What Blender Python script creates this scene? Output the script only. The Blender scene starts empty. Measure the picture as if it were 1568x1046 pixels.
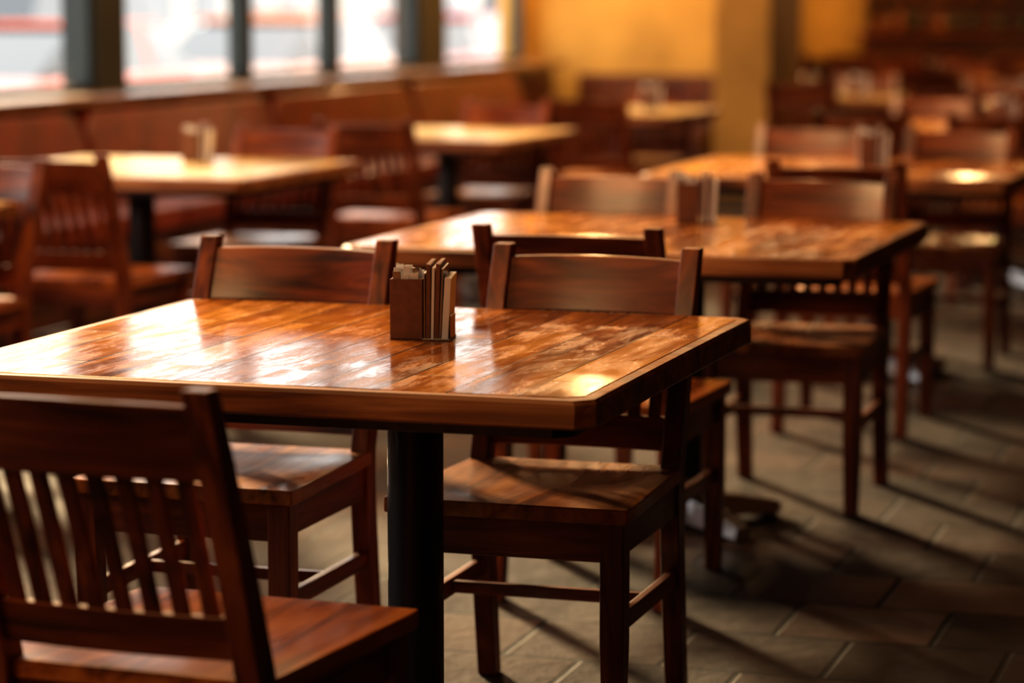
import bpy, math, random
from mathutils import Vector, Matrix
random.seed(7)
C = bpy.context.scene.collection

# ------------------------------------------------------------------ materials
def newmat(name):
    m = bpy.data.materials.new(name); m.use_nodes = True
    nt = m.node_tree; b = nt.nodes["Principled BSDF"]
    return m, nt, b
def N(nt, t, **kw):
    n = nt.nodes.new(t)
    for k, v in kw.items(): setattr(n, k, v)
    return n
def ramp(nt, stops):
    r = nt.nodes.new('ShaderNodeValToRGB')
    e = r.color_ramp.elements
    while len(e) < len(stops): e.new(0.5)
    for k, (p, c) in enumerate(stops):
        e[k].position = p; e[k].color = (c[0], c[1], c[2], 1)
    return r
def wood(name, dark, mid, light, rough=0.3, coat=0.4, scale=(2.2, 26, 26), spec=0.5, bump=0.08, coatr=0.15):
    m, nt, b = newmat(name); L = nt.links.new
    at = N(nt, 'ShaderNodeAttribute', attribute_name='grain')
    oi = N(nt, 'ShaderNodeObjectInfo')
    add = N(nt, 'ShaderNodeVectorMath', operation='ADD')
    mul = N(nt, 'ShaderNodeVectorMath', operation='SCALE'); mul.inputs['Scale'].default_value = 7.0
    comb = N(nt, 'ShaderNodeCombineXYZ')
    L(oi.outputs['Random'], comb.inputs[0]); L(oi.outputs['Random'], comb.inputs[1])
    L(comb.outputs[0], mul.inputs[0])
    L(at.outputs['Vector'], add.inputs[0]); L(mul.outputs[0], add.inputs[1])
    mp = N(nt, 'ShaderNodeMapping'); mp.inputs['Scale'].default_value = scale
    L(add.outputs[0], mp.inputs[0])
    n1 = N(nt, 'ShaderNodeTexNoise'); n1.inputs['Scale'].default_value = 1.0; n1.inputs['Detail'].default_value = 5; n1.inputs['Distortion'].default_value = 1.0
    L(mp.outputs[0], n1.inputs['Vector'])
    mp2 = N(nt, 'ShaderNodeMapping'); mp2.inputs['Scale'].default_value = (2.0, 6, 6)
    L(add.outputs[0], mp2.inputs[0])
    n2 = N(nt, 'ShaderNodeTexNoise'); n2.inputs['Scale'].default_value = 1.3; n2.inputs['Detail'].default_value = 3
    L(mp2.outputs[0], n2.inputs['Vector'])
    mx = N(nt, 'ShaderNodeMath', operation='MULTIPLY_ADD'); mx.inputs[1].default_value = 0.4
    mm = N(nt, 'ShaderNodeMath', operation='MULTIPLY'); mm.inputs[1].default_value = 0.6
    L(n1.outputs['Fac'], mm.inputs[0]); L(n2.outputs['Fac'], mx.inputs[0]); L(mm.outputs[0], mx.inputs[2])
    r = ramp(nt, [(0.36, dark), (0.5, mid), (0.64, light)])
    L(mx.outputs[0], r.inputs[0]); L(r.outputs[0], b.inputs['Base Color'])
    rr = N(nt, 'ShaderNodeMapRange'); rr.inputs['To Min'].default_value = rough - 0.08; rr.inputs['To Max'].default_value = rough + 0.14
    rr.inputs['From Min'].default_value = .35; rr.inputs['From Max'].default_value = .65
    L(n2.outputs['Fac'], rr.inputs[0]); L(rr.outputs[0], b.inputs['Roughness'])
    b.inputs['Coat Weight'].default_value = coat; b.inputs['Coat Roughness'].default_value = coatr
    b.inputs['Specular IOR Level'].default_value = spec
    bp = N(nt, 'ShaderNodeBump'); bp.inputs['Strength'].default_value = bump; bp.inputs['Distance'].default_value = 0.004
    L(n1.outputs['Fac'], bp.inputs['Height']); L(bp.outputs[0], b.inputs['Normal'])
    return m

def tabletop_mat(name, c_dark, c_mid, c_light, rough=0.15, wear=0.3):
    m, nt, b = newmat(name); L = nt.links.new
    tc = N(nt, 'ShaderNodeTexCoord')
    oi = N(nt, 'ShaderNodeObjectInfo')
    mpb = N(nt, 'ShaderNodeMapping'); mpb.inputs['Rotation'].default_value = (0, 0, math.pi/2)
    L(tc.outputs['Object'], mpb.inputs[0])
    br = N(nt, 'ShaderNodeTexBrick'); br.offset = 0.37; br.squash = 1
    br.inputs['Color1'].default_value = (0, 0, 0, 1); br.inputs['Color2'].default_value = (1, 1, 1, 1)
    br.inputs['Mortar'].default_value = (0.5, 0.5, 0.5, 1)
    br.inputs['Scale'].default_value = 1; br.inputs['Brick Width'].default_value = 0.62; br.inputs['Row Height'].default_value = 0.118
    br.inputs['Mortar Size'].default_value = 0.0026; br.inputs['Mortar Smooth'].default_value = 0.2; br.inputs['Bias'].default_value = 0
    L(mpb.outputs[0], br.inputs['Vector'])
    comb = N(nt, 'ShaderNodeCombineXYZ')
    sc = N(nt, 'ShaderNodeMath', operation='MULTIPLY'); sc.inputs[1].default_value = 9.0
    L(br.outputs['Color'], sc.inputs[0])
    s2 = N(nt, 'ShaderNodeMath', operation='MULTIPLY_ADD'); s2.inputs[1].default_value = 5.0
    L(oi.outputs['Random'], s2.inputs[0]); L(sc.outputs[0], s2.inputs[2])
    L(s2.outputs[0], comb.inputs[0]); L(s2.outputs[0], comb.inputs[1])
    add = N(nt, 'ShaderNodeVectorMath', operation='ADD')
    L(tc.outputs['Object'], add.inputs[0]); L(comb.outputs[0], add.inputs[1])
    mp = N(nt, 'ShaderNodeMapping'); mp.inputs['Scale'].default_value = (34, 1.8, 10)
    L(add.outputs[0], mp.inputs[0])
    n1 = N(nt, 'ShaderNodeTexNoise'); n1.inputs['Scale'].default_value = 1; n1.inputs['Detail'].default_value = 6; n1.inputs['Distortion'].default_value = 1.0
    L(mp.outputs[0], n1.inputs['Vector'])
    mpc = N(nt, 'ShaderNodeMapping'); mpc.inputs['Scale'].default_value = (7, 1.4, 4)
    L(add.outputs[0], mpc.inputs[0])
    n3 = N(nt, 'ShaderNodeTexNoise'); n3.inputs['Scale'].default_value = 1.2; n3.inputs['Detail'].default_value = 3
    L(mpc.outputs[0], n3.inputs['Vector'])
    a1 = N(nt, 'ShaderNodeMath', operation='MULTIPLY'); a1.inputs[1].default_value = 0.45; L(n1.outputs['Fac'], a1.inputs[0])
    a2 = N(nt, 'ShaderNodeMath', operation='MULTIPLY_ADD'); a2.inputs[1].default_value = 0.33; L(n3.outputs['Fac'], a2.inputs[0]); L(a1.outputs[0], a2.inputs[2])
    a3 = N(nt, 'ShaderNodeMath', operation='MULTIPLY_ADD'); a3.inputs[1].default_value = 0.22; L(br.outputs['Color'], a3.inputs[0]); L(a2.outputs[0], a3.inputs[2])
    r = ramp(nt, [(0.36, c_dark), (0.5, c_mid), (0.65, c_light)])
    L(a3.outputs[0], r.inputs[0])
    mpw = N(nt, 'ShaderNodeMapping'); mpw.inputs['Scale'].default_value = (11, 2.6, 4)
    L(add.outputs[0], mpw.inputs[0])
    nw = N(nt, 'ShaderNodeTexNoise'); nw.inputs['Scale'].default_value = 1.6; nw.inputs['Detail'].default_value = 9; nw.inputs['Roughness'].default_value = 0.72
    nw.inputs['Distortion'].default_value = 0.3
    L(mpw.outputs[0], nw.inputs['Vector'])
    wr = ramp(nt, [(0.60, (0, 0, 0)), (0.72, (1, 1, 1))]); L(nw.outputs['Fac'], wr.inputs[0])
    mixw = N(nt, 'ShaderNodeMix', data_type='RGBA'); mixw.inputs['B'].default_value = (0.74, 0.42, 0.18, 1)
    wf = N(nt, 'ShaderNodeMath', operation='MULTIPLY'); wf.inputs[1].default_value = wear
    L(wr.outputs[0], wf.inputs[0]); L(wf.outputs[0], mixw.inputs['Factor']); L(r.outputs[0], mixw.inputs['A'])
    mixs = N(nt, 'ShaderNodeMix', data_type='RGBA'); mixs.inputs['B'].default_value = (0.025, 0.008, 0.003, 1)
    L(br.outputs['Fac'], mixs.inputs['Factor']); L(mixw.outputs['Result'], mixs.inputs['A'])
    L(mixs.outputs['Result'], b.inputs['Base Color'])
    rr = N(nt, 'ShaderNodeMapRange'); rr.inputs['From Min'].default_value = .45; rr.inputs['From Max'].default_value = .68
    rr.inputs['To Min'].default_value = rough - 0.03; rr.inputs['To Max'].default_value = rough + 0.28
    L(nw.outputs['Fac'], rr.inputs[0]); L(rr.outputs[0], b.inputs['Roughness'])
    b.inputs['Coat Weight'].default_value = 0.15; b.inputs['Coat Roughness'].default_value = 0.12
    n4 = N(nt, 'ShaderNodeTexNoise'); n4.inputs['Scale'].default_value = 7; n4.inputs['Detail'].default_value = 3
    L(add.outputs[0], n4.inputs['Vector'])
    h1 = N(nt, 'ShaderNodeMath', operation='MULTIPLY_ADD'); h1.inputs[1].default_value = -0.9
    L(br.outputs['Fac'], h1.inputs[0]); L(n4.outputs['Fac'], h1.inputs[2])
    h2 = N(nt, 'ShaderNodeMath', operation='MULTIPLY_ADD'); h2.inputs[1].default_value = 0.35
    L(n1.outputs['Fac'], h2.inputs[0]); L(h1.outputs[0], h2.inputs[2])
    bp = N(nt, 'ShaderNodeBump'); bp.inputs['Strength'].default_value = 0.17; bp.inputs['Distance'].default_value = 0.003
    L(h2.outputs[0], bp.inputs['Height']); L(bp.outputs[0], b.inputs['Normal']); L(bp.outputs[0], b.inputs['Coat Normal'])
    return m

def plain(name, col, rough=0.5, metal=0.0, coat=0.0, noise=0.0, nscale=8, bump=0.0):
    m, nt, b = newmat(name); L = nt.links.new
    b.inputs['Roughness'].default_value = rough; b.inputs['Metallic'].default_value = metal
    b.inputs['Coat Weight'].default_value = coat
    tc = N(nt, 'ShaderNodeTexCoord'); n = N(nt, 'ShaderNodeTexNoise'); n.inputs['Scale'].default_value = nscale; n.inputs['Detail'].default_value = 5
    L(tc.outputs['Object'], n.inputs['Vector'])
    r = ramp(nt, [(0.3, [c*(1-noise) for c in col]), (0.7, [min(1, c*(1+noise)) for c in col])])
    L(n.outputs['Fac'], r.inputs[0]); L(r.outputs[0], b.inputs['Base Color'])
    if bump:
        bp = N(nt, 'ShaderNodeBump'); bp.inputs['Strength'].default_value = bump; bp.inputs['Distance'].default_value = .01
        L(n.outputs['Fac'], bp.inputs['Height']); L(bp.outputs[0], b.inputs['Normal'])
    return m
def emis(name, col, s):
    m, nt, b = newmat(name)
    b.inputs['Emission Color'].default_value = (*col, 1); b.inputs['Emission Strength'].default_value = s
    b.inputs['Base Color'].default_value = (*col, 1)
    return m

M_chair = wood('chair_wood', (0.040, 0.008, 0.003), (0.18, 0.040, 0.010), (0.36, 0.096, 0.023), rough=0.36, coat=0.25)
M_seat = wood('seat_wood', (0.10, 0.026, 0.006), (0.40, 0.115, 0.022), (0.66, 0.24, 0.05), rough=0.30, coat=0.3, scale=(2, 20, 20))
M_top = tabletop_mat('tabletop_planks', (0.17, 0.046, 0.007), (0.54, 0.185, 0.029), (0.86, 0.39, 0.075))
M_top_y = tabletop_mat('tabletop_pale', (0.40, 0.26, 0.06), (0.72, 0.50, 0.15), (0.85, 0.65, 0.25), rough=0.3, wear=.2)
M_edge = wood('table_edge_wood', (0.08, 0.026, 0.008), (0.30, 0.108, 0.029), (0.54, 0.24, 0.08), rough=0.42, coat=0.15)
M_black = plain('black_powdercoat', (0.012, 0.014, 0.018), 0.42, 0.0, 0.1, 0.2, 60, 0.05)
M_steel = plain('brushed_steel', (0.45, 0.46, 0.48), 0.28, 1.0)
M_leather = plain('booth_leather', (0.20, 0.030, 0.013), 0.35, 0, 0.2, 0.35, 5, 0.1)
M_sill = wood('sill_wood', (0.10, 0.04, 0.015), (0.25, 0.11, 0.04), (0.40, 0.20, 0.08), rough=0.28, coat=0.4)
M_panel = wood('panel_wood', (0.035, 0.010, 0.004), (0.12, 0.034, 0.011), (0.20, 0.065, 0.02), rough=0.4, coat=0.3)
M_frame = plain('window_frame_paint', (0.02, 0.032, 0.034), 0.45)
M_yellow = plain('ochre_plaster', (0.64, 0.38, 0.085), 0.75, 0, 0, 0.28, 1.6, 0.15)
M_pillar = plain('ochre_plaster_dark', (0.46, 0.25, 0.05), 0.75, 0, 0, 0.3, 1.6, 0.15)  # darker ochre tone than the wall plaster
M_ceil = plain('ceiling_paint', (0.30, 0.17, 0.08), 0.9)
M_brownwall = plain('brown_wall', (0.20, 0.08, 0.025), 0.8, 0, 0, 0.2, 2)
M_menu = plain('menu_leather', (0.21, 0.09, 0.055), 0.5, 0, 0.1, 0.15, 60, 0.2)
M_paper = plain('paper', (0.90, 0.90, 0.90), 0.7)
M_asph = plain('asphalt', (0.32, 0.32, 0.33), 0.85, 0, 0, 0.15, 2)
M_walk = plain('sidewalk_concrete', (0.6, 0.58, 0.54), 0.8, 0, 0, 0.1, 3)
M_build = plain('facade_stone', (0.62, 0.52, 0.40), 0.85, 0, 0, 0.12, 0.6)
M_tire = plain('tire_rubber', (0.02, 0.02, 0.02), 0.8)
M_cglass = plain('car_glass', (0.05, 0.07, 0.09), 0.05, 0, 1)
M_bulb = emis('warm_bulb', (1.0, 0.62, 0.25), 30)

M_glass = bpy.data.materials.new('window_glass'); M_glass.use_nodes = True
nt = M_glass.node_tree; nt.nodes.clear()
o = nt.nodes.new('ShaderNodeOutputMaterial'); mxs = nt.nodes.new('ShaderNodeMixShader')
t = nt.nodes.new('ShaderNodeBsdfTransparent'); g = nt.nodes.new('ShaderNodeBsdfGlossy'); g.inputs['Roughness'].default_value = 0.02
mxs.inputs[0].default_value = 0.06
nt.links.new(t.outputs[0], mxs.inputs[1]); nt.links.new(g.outputs[0], mxs.inputs[2]); nt.links.new(mxs.outputs[0], o.inputs[0])

M_floor, nt, b = newmat('slate_tiles'); L = nt.links.new
tc = N(nt, 'ShaderNodeTexCoord')
br = N(nt, 'ShaderNodeTexBrick'); br.offset = 0.5
br.inputs['Color1'].default_value = (0, 0, 0, 1); br.inputs['Color2'].default_value = (1, 1, 1, 1); br.inputs['Mortar'].default_value = (.5, .5, .5, 1)
br.inputs['Scale'].default_value = 1; br.inputs['Brick Width'].default_value = 0.34; br.inputs['Row Height'].default_value = 0.34
br.inputs['Mortar Size'].default_value = 0.008; br.inputs['Mortar Smooth'].default_value = .3
L(tc.outputs['Object'], br.inputs['Vector'])
n = N(nt, 'ShaderNodeTexNoise'); n.inputs['Scale'].default_value = 5; n.inputs['Detail'].default_value = 8; n.inputs['Roughness'].default_value = .6
L(tc.outputs['Object'], n.inputs['Vector'])
a = N(nt, 'ShaderNodeMath', operation='MULTIPLY_ADD'); a.inputs[1].default_value = 0.35; L(br.outputs['Color'], a.inputs[0])
a0 = N(nt, 'ShaderNodeMath', operation='MULTIPLY'); a0.inputs[1].default_value = 0.65; L(n.outputs['Fac'], a0.inputs[0]); L(a0.outputs[0], a.inputs[2])
r = ramp(nt, [(0.25, (0.013, 0.009, 0.008)), (0.5, (0.034, 0.022, 0.018)), (0.75, (0.075, 0.046, 0.035))]); L(a.outputs[0], r.inputs[0])
mm = N(nt, 'ShaderNodeMix', data_type='RGBA'); mm.inputs['B'].default_value = (0.003, 0.002, 0.002, 1)
L(br.outputs['Fac'], mm.inputs['Factor']); L(r.outputs[0], mm.inputs['A']); L(mm.outputs['Result'], b.inputs['Base Color'])
rr = N(nt, 'ShaderNodeMapRange'); rr.inputs['To Min'].default_value = .40; rr.inputs['To Max'].default_value = .80
L(n.outputs['Fac'], rr.inputs[0]); L(rr.outputs[0], b.inputs['Roughness'])
b.inputs['Specular IOR Level'].default_value = .13
h = N(nt, 'ShaderNodeMath', operation='MULTIPLY_ADD'); h.inputs[1].default_value = -1.0; L(br.outputs['Fac'], h.inputs[0]); L(n.outputs['Fac'], h.inputs[2])
bp = N(nt, 'ShaderNodeBump'); bp.inputs['Strength'].default_value = .7; bp.inputs['Distance'].default_value = .014
L(h.outputs[0], bp.inputs['Height']); L(bp.outputs[0], b.inputs['Normal'])

# ------------------------------------------------------------------ mesh builder
class MB:
    def __init__(s): s.v = []; s.f = []; s.m = []; s.g = []; s.sm = []; s.mats = []
    def mi(s, mat):
        if mat not in s.mats: s.mats.append(mat)
        return s.mats.index(mat)
    def raw(s, verts, faces, mat, axis=0, smooth=False):
        o = len(s.v); k = s.mi(mat)
        off = Vector((random.uniform(0, 9), random.uniform(0, 9), random.uniform(0, 9)))
        for p in verts:
            p = Vector(p); s.v.append(p)
            q = (p.x, p.y, p.z) if axis == 0 else ((p.y, p.x, p.z) if axis == 1 else (p.z, p.x, p.y))
            s.g.append(Vector(q) + off)
        for f in faces:
            s.f.append([i + o for i in f]); s.m.append(k); s.sm.append(smooth)
    def box(s, x0, x1, y0, y1, z0, z1, mat, axis=None):
        d = (x1 - x0, y1 - y0, z1 - z0)
        if axis is None: axis = max(range(3), key=lambda i: abs(d[i]))
        v = [(x0, y0, z0), (x1, y0, z0), (x1, y1, z0), (x0, y1, z0), (x0, y0, z1), (x1, y0, z1), (x1, y1, z1), (x0, y1, z1)]
        f = [(0, 3, 2, 1), (4, 5, 6, 7), (0, 1, 5, 4), (1, 2, 6, 5), (2, 3, 7, 6), (3, 0, 4, 7)]
        s.raw(v, f, mat, axis)
    def loft(s, rings, mat, axis=2, smooth=False, caps=True):
        n = len(rings[0]); v = [p for r in rings for p in r]; f = []
        for i in range(len(rings) - 1):
            for j in range(n):
                k = (j + 1) % n
                f.append((i*n + j, i*n + k, (i+1)*n + k, (i+1)*n + j))
        s.raw(v, f, mat, axis, smooth)
        if caps:
            o = len(s.v) - len(v); kk = s.mi(mat)
            s.f.append([o + j for j in range(n)][::-1]); s.m.append(kk); s.sm.append(False)
            s.f.append([o + (len(rings)-1)*n + j for j in range(n)]); s.m.append(kk); s.sm.append(False)
    def rev(s, prof, mat, cx=0, cy=0, seg=32, smooth=True):
        rings = [[(cx + r*math.cos(2*math.pi*j/seg), cy + r*math.sin(2*math.pi*j/seg), z) for j in range(seg)] for r, z in prof]
        s.loft(rings, mat, 2, smooth)
    def mesh(s, name, allsmooth=False):
        me = bpy.data.meshes.new(name)
        me.from_pydata([tuple(p) for p in s.v], [], s.f)
        for m in s.mats: me.materials.append(m)
        me.polygons.foreach_set('material_index', s.m); me.polygons.foreach_set('use_smooth', [True]*len(s.sm) if allsmooth else s.sm)
        at = me.attributes.new('grain', 'FLOAT_VECTOR', 'POINT')
        at.data.foreach_set('vector', [c for p in s.g for c in p])
        me.update()
        import bmesh
        bm = bmesh.new(); bm.from_mesh(me); bmesh.ops.recalc_face_normals(bm, faces=bm.faces); bm.to_mesh(me); bm.free()
        return me
def obj(name, me, loc=(0, 0, 0), rot=0, bevel=0.0, parent=None, seg=2, harden=False):
    ob = bpy.data.objects.new(name, me); C.objects.link(ob)
    ob.location = loc; ob.rotation_euler = (0, 0, math.radians(rot))
    if bevel:
        bv = ob.modifiers.new('bevel', 'BEVEL'); bv.width = bevel; bv.segments = seg; bv.limit_method = 'ANGLE'; bv.angle_limit = math.radians(40)
        bv.harden_normals = harden
    if parent: ob.parent = parent
    return ob
def boxobj(name, x0, x1, y0, y1, z0, z1, mat, bevel=0.0, axis=None):
    cx, cy, cz = (x0+x1)/2, (y0+y1)/2, (z0+z1)/2
    mb = MB(); mb.box(x0-cx, x1-cx, y0-cy, y1-cy, z0-cz, z1-cz, mat, axis)
    return obj(name, mb.mesh(name), (cx, cy, cz), 0, bevel)

# ------------------------------------------------------------------ chair (faces +Y, origin on floor under rear posts)
def chair_mesh():
    mb = MB()
    def yb(z):
        if z < 0.44: return -0.05 * (1 - z/0.44)**1.4
        t = (z - 0.44)/0.43
        return -0.135*t - 0.02*t*t
    px = 0.197
    for sx in (-1, 1):
        rings = []
        for z in [0, .1, .2, .3, .4, .46, .55, .65, .75, .83, .875]:
            w = 0.0195; d = 0.026 if z < 0.5 else 0.026 - 0.008*(z-0.5)/0.375
            if z < 0.2: d = 0.020 + 0.006*z/0.2
            c = yb(z)
            rings.append([(sx*px - w, c - d, z), (sx*px + w, c - d, z), (sx*px + w, c + d, z), (sx*px - w, c + d, z)])
        mb.loft(rings, M_chair, 2)
    def rail(z0, z1, th, bow, mat=M_chair, arch=0.0):
        rings = []; n = 16; x1 = px - 0.015
        for i in range(n + 1):
            x = -x1 + 2*x1*i/n; u = x/x1; bo = -bow*(1 - u*u); zt = z1 + arch*(1-u*u)
            rings.append([(x, yb(z0) + bo - th/2, z0), (x, yb(z0) + bo + th/2, z0), (x, yb(zt) + bo + th/2, zt), (x, yb(zt) + bo - th/2, zt)])
        mb.loft(rings, mat, 0)
    rail(0.745, 0.850, 0.020, 0.018, arch=0.004)
    rail(0.485, 0.550, 0.020, 0.012)
    ns = 8
    for i in range(ns):
        x = -0.150 + 0.300*i/(ns-1); u = x/0.18; bo1 = -0.018*(1-u*u); bo0 = -0.012*(1-u*u)
        rings = []
        for k in range(5):
            z = 0.535 + (0.755-0.535)*k/4; t = k/4
            c = yb(z) + bo0*(1-t) + bo1*t
            rings.append([(x-.0125, c-.006, z), (x+.0125, c-.006, z), (x+.0125, c+.006, z), (x-.0125, c+.006, z)])
        mb.loft(rings, M_chair, 2)
    n = 14
    def sp(i, j):
        u = i/n; v = j/n
        y = -0.012 + 0.487*v
        hw = 0.216 + 0.021*v
        x = (2*u - 1)*hw
        if v > 0.96: x *= 0.985
        return x, y
    def dip(u, v):
        a = max(0, 1 - ((u-.5)/.46)**2); c = max(0, 1 - ((v-.47)/.46)**2)
        return -0.010*(a*c)**1.2
    top = []; bot = []
    for j in range(n+1):
        for i in range(n+1):
            x, y = sp(i, j); top.append((x, y, 0.457 + dip(i/n, j/n))); bot.append((x, y, 0.428))
    W = n+1; f = []
    o2 = W*W
    for j in range(n):
        for i in range(n):
            a = j*W+i; f.append((a, a+1, a+W+1, a+W)); f.append((o2+a, o2+a+W, o2+a+W+1, o2+a+1))
    for i in range(n):
        f.append((i, o2+i, o2+i+1, i+1)); a = n*W+i; f.append((a, a+1, o2+a+1, o2+a))
        a = i*W; f.append((a, a+W, o2+a+W, o2+a)); a = i*W+n; f.append((a, o2+a, o2+a+W, a+W))
    mb.raw(top+bot, f, M_seat, 1)
    mb.box(-.19, .19, 0.425, 0.447, .352, .430, M_chair)
    mb.box(-.19, .19, -0.010, 0.010, .370, .430, M_chair)
    for sx in (-1, 1):
        x = sx*0.2
        mb.box(x-.011, x+.011, 0.0, 0.43, .360, .430, M_chair)
        lw = 0.023; yy = 0.437
        mb.loft([[(x-a, yy-a, z), (x+a, yy-a, z), (x+a, yy+a, z), (x-a, yy+a, z)] for z, a in ((0, .018), (.2, lw), (.430, lw))], M_chair, 2)
        mb.box(x-.009, x+.009, -.03, 0.43, .215, .25, M_chair)
    mb.box(-.19, .19, 0.19, 0.208, .222, .246, M_chair)
    return mb.mesh('dining_chair', True)
CH = chair_mesh()
def chair(x, y, rot=0):
    return obj('dining_chair', CH, (x, y, 0), rot, 0.0035, harden=True)

# ------------------------------------------------------------------ table
def table_mesh(w, d, px, py, mtop, arm_len=.28):
    mb = MB(); a, bb = w/2, d/2; c = 0.028
    def outline(e):
        A, B = a-e, bb-e
        return [(-A+c, -B), (A-c, -B), (A, -B+c), (A, B-c), (A-c, B), (-A+c, B), (-A, B-c), (-A, -B+c)]
    def ring(e, z): return [(x, y, z) for x, y in outline(e)]
    mb.loft([ring(0.004, .702), ring(0.0, .706), ring(0.0, .742), ring(0.004, .7475)], M_edge, 0)
    mb.loft([ring(0.004, .7470), ring(0.0045, .7487), ring(0.020, .7492)], M_edge, 0)
    mb.loft([ring(0.0245, .7400), ring(0.0245, .7495), ring(0.0265, .7504)], mtop, 1)
    mb.loft([ring(0.05, .680), ring(0.05, .703)], M_black, 0)
    mb.rev([(0.05, .05), (0.05, .66)], M_black, px, py, 40)
    mb.rev([(0.075, .655), (0.085, .660), (0.085, .668)], M_black, px, py, 32)
    for k in range(4):
        an = math.pi/4 + k*math.pi/2; ca, sa = math.cos(an), math.sin(an)
        def arm(r0, r1, w0, w1, z0a, z1a, z0b, z1b, mat):
            rings = []
            for r, ww, za, zb in ((r0, w0, z0a, z1a), ((r0+r1)/2, (w0+w1)/2, (z0a+z0b)/2, (z1a+z1b)/2+.004), (r1, w1, z0b, z1b)):
                rings.append([(px+r*ca-ww*sa, py+r*sa+ww*ca, za), (px+r*ca+ww*sa, py+r*sa-ww*ca, za), (px+r*ca+ww*.7*sa, py+r*sa-ww*.7*ca, zb), (px+r*ca-ww*.7*sa, py+r*sa+ww*.7*ca, zb)])
            mb.loft(rings, mat, 0)
        arm(0.03, 0.28, .03, .02, .655, .682, .668, .682, M_black)
        arm(0.04, arm_len, .045, .028, .02, .085, .012, .040, M_steel)
        mb.rev([(0.022, 0.0), (0.024, 0.006), (0.022, .016)], M_steel, px+(arm_len-.025)*ca, py+(arm_len-.025)*sa, 16)
    mb.rev([(0.085, .015), (0.09, .05), (0.075, .085), (0.055, .10), (.052, .13)], M_steel, px, py, 32)
    return mb.mesh('dining_table')
TM = table_mesh(1.2, 1.18, 0.143, -0.12, M_top, .36)
TMW = table_mesh(1.32, 1.18, 0.143, -0.17, M_top, .29)
TMY = table_mesh(1.2, 1.2, 0.0, -0.13, M_top_y)
TMS = table_mesh(0.85, 1.2, 0.0, -0.13, M_top_y)
def table(x, y, me=TM): return obj('dining_table', me, (x, y, 0), 0, 0.0025)

table(-1.727, 4.60)
table(-1.81, 7.00, TMW)
table(-1.81, 10.0, TMW)
table(-1.80, 13.4, TMW)
table(-1.85, 16.6, TMW)
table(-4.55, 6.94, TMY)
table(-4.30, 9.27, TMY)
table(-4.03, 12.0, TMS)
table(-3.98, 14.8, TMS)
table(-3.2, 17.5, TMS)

chair(-1.595, 3.325, -3.5)
chair(-2.12, 5.115, 180)
chair(-1.470, 5.115, 180)
chair(-1.665, 5.87, 0)
chair(-2.10, 7.525, 180)
chair(-1.47, 7.525, 180)
chair(-1.55, 8.45, 0)
chair(-1.50, 10.53, 180); chair(-2.10, 10.53, 180)
chair(-1.55, 12.25, 0); chair(-2.15, 12.25, 0)
chair(-1.55, 13.93, 180); chair(-2.12, 13.93, 180)
chair(-1.7, 15.45, 0); chair(-2.25, 15.45, 0)
chair(-1.6, 17.13, 180); chair(-2.2, 17.13, 180)
chair(-4.13, 7.48, 180)
chair(-4.05, 8.05, 0)
chair(-4.05, 9.81, 180)
chair(-3.95, 10.70, 0)
chair(-4.00, 12.54, 180)
chair(-3.80, 13.55, 0)
chair(-3.95, 15.34, 180)
chair(-3.25, 16.35, 0); chair(-3.2, 18.04, 180)
for (x, y) in ((-4.9, 21.6), (-3.4, 21.6), (-4.9, 24.6), (-3.4, 24.6), (-1.9, 20.4)):
    table(x, y, TMW)
    chair(x-.3, y-1.15, 0); chair(x+.3, y-1.15, 0); chair(x-.3, y+.53, 180); chair(x+.3, y+.53, 180)

# ------------------------------------------------------------------ menu / napkin caddies
def caddy_mesh():
    mb = MB()
    t = .003
    x0, x1, y0, y1, h = -.052, .008, -.036, .036, .112
    mb.box(x0, x1, y0, y1, 0, .004, M_menu)
    mb.box(x0, x1, y0, y0+t, 0, h, M_menu); mb.box(x0, x1, y1-t, y1, 0, h, M_menu)
    mb.box(x0, x0+t, y0+t, y1-t, 0, h, M_menu); mb.box(x1-t, x1, y0+t, y1-t, 0, h, M_menu)
    rnd = random.Random(3)
    for k in range(12):
        y = y0 + .006 + k*.0052; tl = rnd.uniform(-.004, .006); zt = h + rnd.uniform(.004, .022)
        for xs in (0, 1, 2):
            xa = x0+.006+xs*.0165+rnd.uniform(-.001, .002); xb = xa+.0135; z2 = zt + rnd.uniform(-.008, .006)
            mb.raw([(xa, y, .02), (xb, y, .02), (xb, y+.0016, .02), (xa, y+.0016, .02), (xa-.001, y+tl, z2), (xb, y+tl, z2+rnd.uniform(-.006, .004)), (xb, y+tl+.0016, z2), (xa-.001, y+tl+.0016, z2)],
                   [(0, 3, 2, 1), (4, 5, 6, 7), (0, 1, 5, 4), (1, 2, 6, 5), (2, 3, 7, 6), (3, 0, 4, 7)], M_paper if (k+xs) % 3 else M_steel, 0)
    zz = [.124, .140, .134, .141, .132, .116]
    ms = [M_steel, M_menu, M_paper, M_menu, M_steel, M_paper]
    ws = [.0025, .008, .005, .008, .003, .012]
    xa = .0105
    for k in range(6):
        lean = .0013*k; w_ = ws[k]
        mb.raw([(xa, -.034, 0), (xa+w_, -.034, 0), (xa+w_, .034, 0), (xa, .034, 0), (xa+lean, -.034, zz[k]), (xa+w_+lean, -.034, zz[k]-.002), (xa+w_+lean, .034, zz[k]+.004), (xa+lean, .034, zz[k]+.004)],
               [(0, 3, 2, 1), (4, 5, 6, 7), (0, 1, 5, 4), (1, 2, 6, 5), (2, 3, 7, 6), (3, 0, 4, 7)], ms[k], 2)
        xa += w_ + .0012
    mb.box(.0085, .0595, -.040, .040, 0, .0035, M_steel)
    mb.box(.058, .0595, -.030, .030, .0035, .045, M_steel)
    return mb.mesh('menu_caddy')
CAD = caddy_mesh()
TZ = 0.7505
def caddy(x, y, rot=12): return obj('menu_caddy', CAD, (x, y, TZ), rot, 0.0006)
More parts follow.
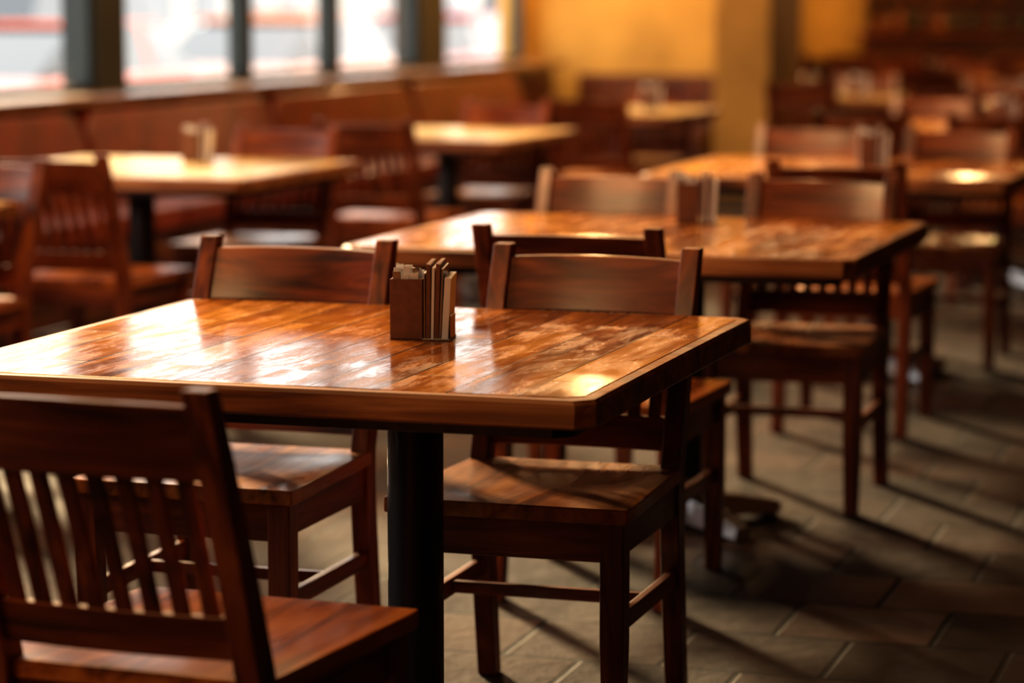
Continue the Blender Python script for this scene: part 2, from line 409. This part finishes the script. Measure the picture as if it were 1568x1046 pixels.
caddy(-1.642, 4.68, 10)
caddy(-1.77, 7.36, 14); caddy(-1.76, 10.15, 14); caddy(-4.28, 9.6, 14); caddy(-3.9, 15.1, 20); caddy(-1.7, 13.6, 10); caddy(-1.95, 16.8, 10)
caddy(-3.15, 17.6, 10); caddy(-3.3, 21.7, 10)

# ------------------------------------------------------------------ room shell
WX = -5.95
boxobj('floor', -6.2, 5.2, -2.6, 28.2, -0.1, 0.0, M_floor)
boxobj('ceiling', -6.2, 5.2, -2.6, 28.2, 3.1, 3.2, M_ceil)
boxobj('wall_right', 5.0, 5.2, -2.6, 28.2, 0, 3.1, M_brownwall)
boxobj('wall_front', -6.2, 5.0, -2.6, -2.4, 0, 3.1, M_brownwall)
boxobj('wall_back', -6.2, 5.0, 28.0, 28.2, 0, 3.1, M_yellow)
mb = MB()
mb.box(-6.15, WX, -2.4, 19.3, 0, .88, M_brownwall)
mb.box(-6.15, WX, -2.4, 19.3, 2.8, 3.1, M_brownwall)
mb.box(-6.15, WX, 19.3, 28.0, 0, 3.1, M_yellow)
mb.box(-6.15, WX, -2.4, 1.5, .88, 2.8, M_brownwall)
obj('wall_left', mb.mesh('wall_left'))
boxobj('windowsill', -6.12, -5.62, 1.5, 19.28, .88, .92, M_sill, .006)
boxobj('wall_partition', WX, -4.35, 19.5, 19.7, 0, 3.1, M_yellow)
boxobj('pillar', -4.35, -3.95, 18.6, 19.7, 0, 3.1, M_pillar, .01)
openings = [(1.5, 3.6), (3.7, 5.4), (5.7, 7.3), (7.38, 8.7), (8.8, 10.4), (10.5, 12.15), (12.5, 14.06), (14.13, 15.42), (15.5, 16.95), (17.5, 19.3)]
wi = 1
for k, (a, bq) in enumerate(openings):
    mb = MB()
    fw = .035; X0, X1 = -6.05, -5.97
    mb.box(X0, X1, a, a+fw, .92, 2.8, M_frame); mb.box(X0, X1, bq-fw, bq, .92, 2.8, M_frame)
    mb.box(X0, X1, a+fw, bq-fw, .92, .955, M_frame); mb.box(X0, X1, a+fw, bq-fw, 2.76, 2.8, M_frame)
    mb.box(-6.012, -6.006, a+fw, bq-fw, .955, 2.76, M_glass)
    obj('window_%d' % wi, mb.mesh('window'), (0, 0, 0)); wi += 1
    if k+1 < len(openings):
        c = openings[k+1][0]
        boxobj('trim_%d' % (k+1), -6.13 if c-bq > .2 else -6.07, WX, bq, c, .92, 2.8, M_frame)

def booth(y0, y1):
    mb = MB(); L_ = y1-y0
    mb.box(-5.60, -5.12, 0, L_, 0.0, .34, M_panel, 1)
    mb.box(-5.62, -5.08, 0, L_, .34, .45, M_leather, 1)
    prof = [(0, .45), (L_, .45)]
    r = .14; ztop = .86; n = 8
    for i in range(n+1):
        an = math.pi/2*i/n; prof.append((L_-r+r*math.cos(an), ztop-r+r*math.sin(an)))
    for i in range(n+1):
        an = math.pi/2 + math.pi/2*i/n; prof.append((r+r*math.cos(an), ztop-r+r*math.sin(an)))
    rings = []
    for x in (0, .10):
        rings.append([(-5.50 - x - .10*(z-.45)/.41, y, z) for y, z in prof])
    mb.loft(rings, M_leather, 1)
    return obj('booth_bench', mb.mesh('booth_bench', True), (0, y0, 0), 0, .02, seg=3, harden=True)
for y in (2.3, 4.55, 6.8, 9.05, 11.3, 13.55, 15.8): booth(y, y+2.2)
boxobj('trim_12', -5.9499, -5.70, 1.6, 19.2, 0, .878, M_panel, .004)
mb = MB()
mb.box(-5.55, -4.5, 18.85, 19.35, 0, .45, M_panel, 0); mb.box(-5.55, -4.5, 19.34, 19.48, 0, .82, M_panel, 0)
obj('corner_bench', mb.mesh('corner_bench'), (0, 0, 0), 0, .01)

mb = MB()
mb.box(-4.9, 3, 27.5, 27.95, 0, 1.0, M_panel, 0); mb.box(-4.95, 3.05, 27.4, 27.98, 1.0, 1.05, M_chair, 0)
mb.box(-4.9, 3, 27.93, 27.99, 1.05, 2.3, M_panel, 0)
for z in (1.35, 1.7, 2.05): mb.box(-4.9, 3, 27.75, 27.93, z, z+.03, M_panel, 0)
for x in (-4.9, -3.5, -2.1, -.7, .7, 1.8, 2.96): mb.box(x, x+.04, 27.75, 27.93, 1.05, 2.3, M_panel, 2)
bar = obj('back_bar', mb.mesh('back_bar'), (0, 0, 0), 0, .004)
mb = MB(); rnd = random.Random(5)
M_b1 = plain('amber_glass', (0.5, 0.18, 0.03), .1, 0, 1); M_b2 = plain('green_glass', (0.03, 0.10, 0.05), .1, 0, 1)
x = -4.75
while x < 2.8:
    for z in (1.05, 1.38, 1.73):
        hh = rnd.uniform(.16, .24); rr_ = rnd.uniform(.03, .045)
        mb.rev([(rr_, z+.0005), (rr_, z+hh*.6), (rr_*.35, z+hh*.75), (rr_*.35, z+hh)], rnd.choice([M_b1, M_b1, M_b2, M_b2]), x, 27.84, 12)
    x += rnd.uniform(.12, .3)
    if abs((x+4.9) % 1.4) < .1: x += .12
obj('bottles', mb.mesh('bottles'), parent=bar)

def pendant(x, y, z=2.15, power=25):
    mb = MB()
    mb.rev([(.16, z), (.15, z+.04), (.06, z+.14), (.02, z+.17)], M_black, x, y, 24)
    mb.rev([(.004, z+.17), (.004, 3.1)], M_black, x, y, 8)
    mb.rev([(.02, z-.03), (.035, z-.012), (.02, z-.002)], M_bulb, x, y, 12)
    ob = obj('pendant_lamp', mb.mesh('pendant_lamp'))
    l = bpy.data.lights.new('bulb', 'POINT'); l.energy = power; l.color = (1, .58, .25); l.shadow_soft_size = .08
    o = bpy.data.objects.new('bulb', l); C.objects.link(o); o.location = (x, y, z-.12); o.parent = ob
pendant(-3.0, 21.8, 2.2, 55); pendant(-5.2, 26.4, 2.1, 45); pendant(-2.6, 25.2, 2.2, 35)
pendant(-5.1, 18.2, 2.3, 68)
def fill_light(x, y, s, power):  # unseen warm fill light added under the ceiling, in an invented frame
    mb = MB()
    mb.box(-s/2-.03, s/2+.03, -s/2-.03, -s/2, -.05, 0, M_black); mb.box(-s/2-.03, s/2+.03, s/2, s/2+.03, -.05, 0, M_black)
    mb.box(-s/2-.03, -s/2, -s/2, s/2, -.05, 0, M_black); mb.box(s/2, s/2+.03, -s/2, s/2, -.05, 0, M_black)
    ob = obj('added_fill_frame', mb.mesh('added_fill_frame'), (x, y, 3.0999))
    l = bpy.data.lights.new('added_fill', 'AREA'); l.energy = power; l.color = (1, .56, .25); l.size = s
    o = bpy.data.objects.new('added_fill', l); C.objects.link(o); o.location = (0, 0, -.03); o.parent = ob
fill_light(-2.6, 1.6, .9, 38); fill_light(-3.2, 5.2, .9, 60); fill_light(-3.0, 8.5, .9, 65); fill_light(-3.2, 12.0, .9, 65); fill_light(-3.2, 15.6, .9, 50)  # first is an added front fill near the camera, the rest brighten the room

# ------------------------------------------------------------------ street outside
boxobj('sidewalk', -9.5, -6.2, -20, 80, -0.25, -0.12, M_walk)
boxobj('street', -22, -9.5, -20, 80, -0.4, -0.27, M_asph)
boxobj('sidewalk_across', -25.9, -22, -20, 80, -.25, -.12, M_walk)
def building(y0, y1, h, mat):
    mb = MB(); mb.box(-30, -26, y0, y1, -.2, h, mat)
    y = y0+.8
    while y+1.6 < y1:
        for z in (.8, 3.8):
            if z+1.8 < h: mb.box(-26.02, -25.95, y, y+1.5, z, z+1.9, M_cglass)
        y += 2.6
    obj('building', mb.mesh('building'))
building(-10, 12, 6, M_build); building(12.2, 30, 5, plain('facade_white', (.8, .78, .74), .8)); building(30.3, 52, 6, M_build); building(52.2, 80, 6, M_walk)

def car(x, y, col, van=False):
    paint = plain('car_paint', col, .25, 0, 1)
    mb = MB(); w = .88
    top = 1.42 if not van else 1.95
    prof = [(-2.2, .35), (-2.22, .62), (-2.1, .88), (-1.1, .98), (1.5, 1.0), (2.15, .92), (2.22, .6), (2.2, .35)]
    rings = []
    for xx, s in ((-w, .96), (-w*.96, 1), (w*.96, 1), (w, .96)):
        rings.append([(xx, p[0]*s, .35+(p[1]-.35)*s) for p in prof])
    mb.loft(rings, paint, 1)
    cab = [(-1.15, .96), (-.45, top-.06), (0, top), (1.0, top), (1.45, top-.08), (1.9, .98)] if not van else [(-1.7, .9), (-1.1, top-.06), (-.6, top), (1.6, top), (2.05, top-.08), (2.15, .9)]
    rings = []
    for xx, s in ((-w*.9, 0), (-w*.74, 1), (w*.74, 1), (w*.9, 0)):
        if s: rings.append([(xx, p[0], p[1]) for p in cab])
        else: rings.append([(xx, p[0], .96 + (p[1]-.96)*.02) for p in cab])
    mb.loft(rings, M_cglass, 1)
    mb.box(-w*.72, w*.72, cab[1][0]+.1, cab[4][0]-.1, top-.02, top+.03, paint, 1)
    for px_ in (-.1, .9):
        for sx in (-1, 1):
            mb.raw([(sx*w*.91, px_-.03, .96), (sx*w*.91, px_+.05, .96), (sx*w*.75, px_+.05, top), (sx*w*.75, px_-.03, top), (sx*w*.88, px_-.03, .96), (sx*w*.88, px_+.05, .96), (sx*w*.72, px_+.05, top), (sx*w*.72, px_-.03, top)],
                   [(0, 1, 2, 3), (7, 6, 5, 4), (0, 4, 5, 1), (2, 6, 7, 3), (1, 5, 6, 2), (0, 3, 7, 4)], paint)
    for sy in (-1.4, 1.35):
        for sx in (-1, 1):
            for (r0, xo, mt) in ((.33, .0, M_tire), (.2, .012, M_steel)):
                rings = [[(sx*(w-.2+dx+xo if dx else w-.2), sy+r0*math.cos(2*math.pi*j/20), .33+r0*math.sin(2*math.pi*j/20)) for j in range(20)] for dx in (0, .21)]
                mb.loft(rings, mt, 1)
    obj('car', mb.mesh('car'), (x, y, -.27), 0, .03)
car(-11.2, 21.5, (.75, .10, .02)); car(-11.2, 27.0, (.75, .25, .08)); car(-11.2, 32.3, (.6, .02, .02)); car(-11.2, 37.6, (.25, .38, .55), True); car(-11.2, 43, (.8, .8, .8)); car(-11.2, 16, (.8, .8, .8))
car(-15.5, 30, (.8, .8, .82), True); car(-15.5, 38, (.7, .2, .05)); car(-15.5, 47, (.2, .3, .5))

# ------------------------------------------------------------------ light
w = bpy.data.worlds.new('world'); bpy.context.scene.world = w; w.use_nodes = True
bg = w.node_tree.nodes['Background']; bg.inputs[0].default_value = (1.0, 0.97, 0.92, 1); bg.inputs[1].default_value = 3.0
s = bpy.data.lights.new('sun', 'SUN'); s.energy = 12; s.color = (1, .72, .40); s.angle = math.radians(6)
so = bpy.data.objects.new('sun', s); C.objects.link(so)
el = math.radians(16); d = Vector((.62*math.cos(el), -.785*math.cos(el), -math.sin(el)))
so.rotation_euler = d.to_track_quat('-Z', 'Y').to_euler(); so.location = (-20, 20, 10)

# ------------------------------------------------------------------ camera
cd = bpy.data.cameras.new('camera'); cam = bpy.data.objects.new('camera', cd); C.objects.link(cam)
cd.sensor_width = 36; cd.lens = 36*4150/1568
cam.location = (0, 0, 1.37); cam.rotation_euler = (math.radians(90-7.2), 0, math.radians(17.4))
cd.dof.use_dof = True; cd.dof.focus_distance = 4.7; cd.dof.aperture_fstop = 2.2
cd.clip_end = 300
bpy.context.scene.camera = cam
vs = bpy.context.scene.view_settings
vs.view_transform = 'Standard'; vs.exposure = 0.05
try: vs.look = 'Medium High Contrast'
except Exception as e: print('LOOK', e)
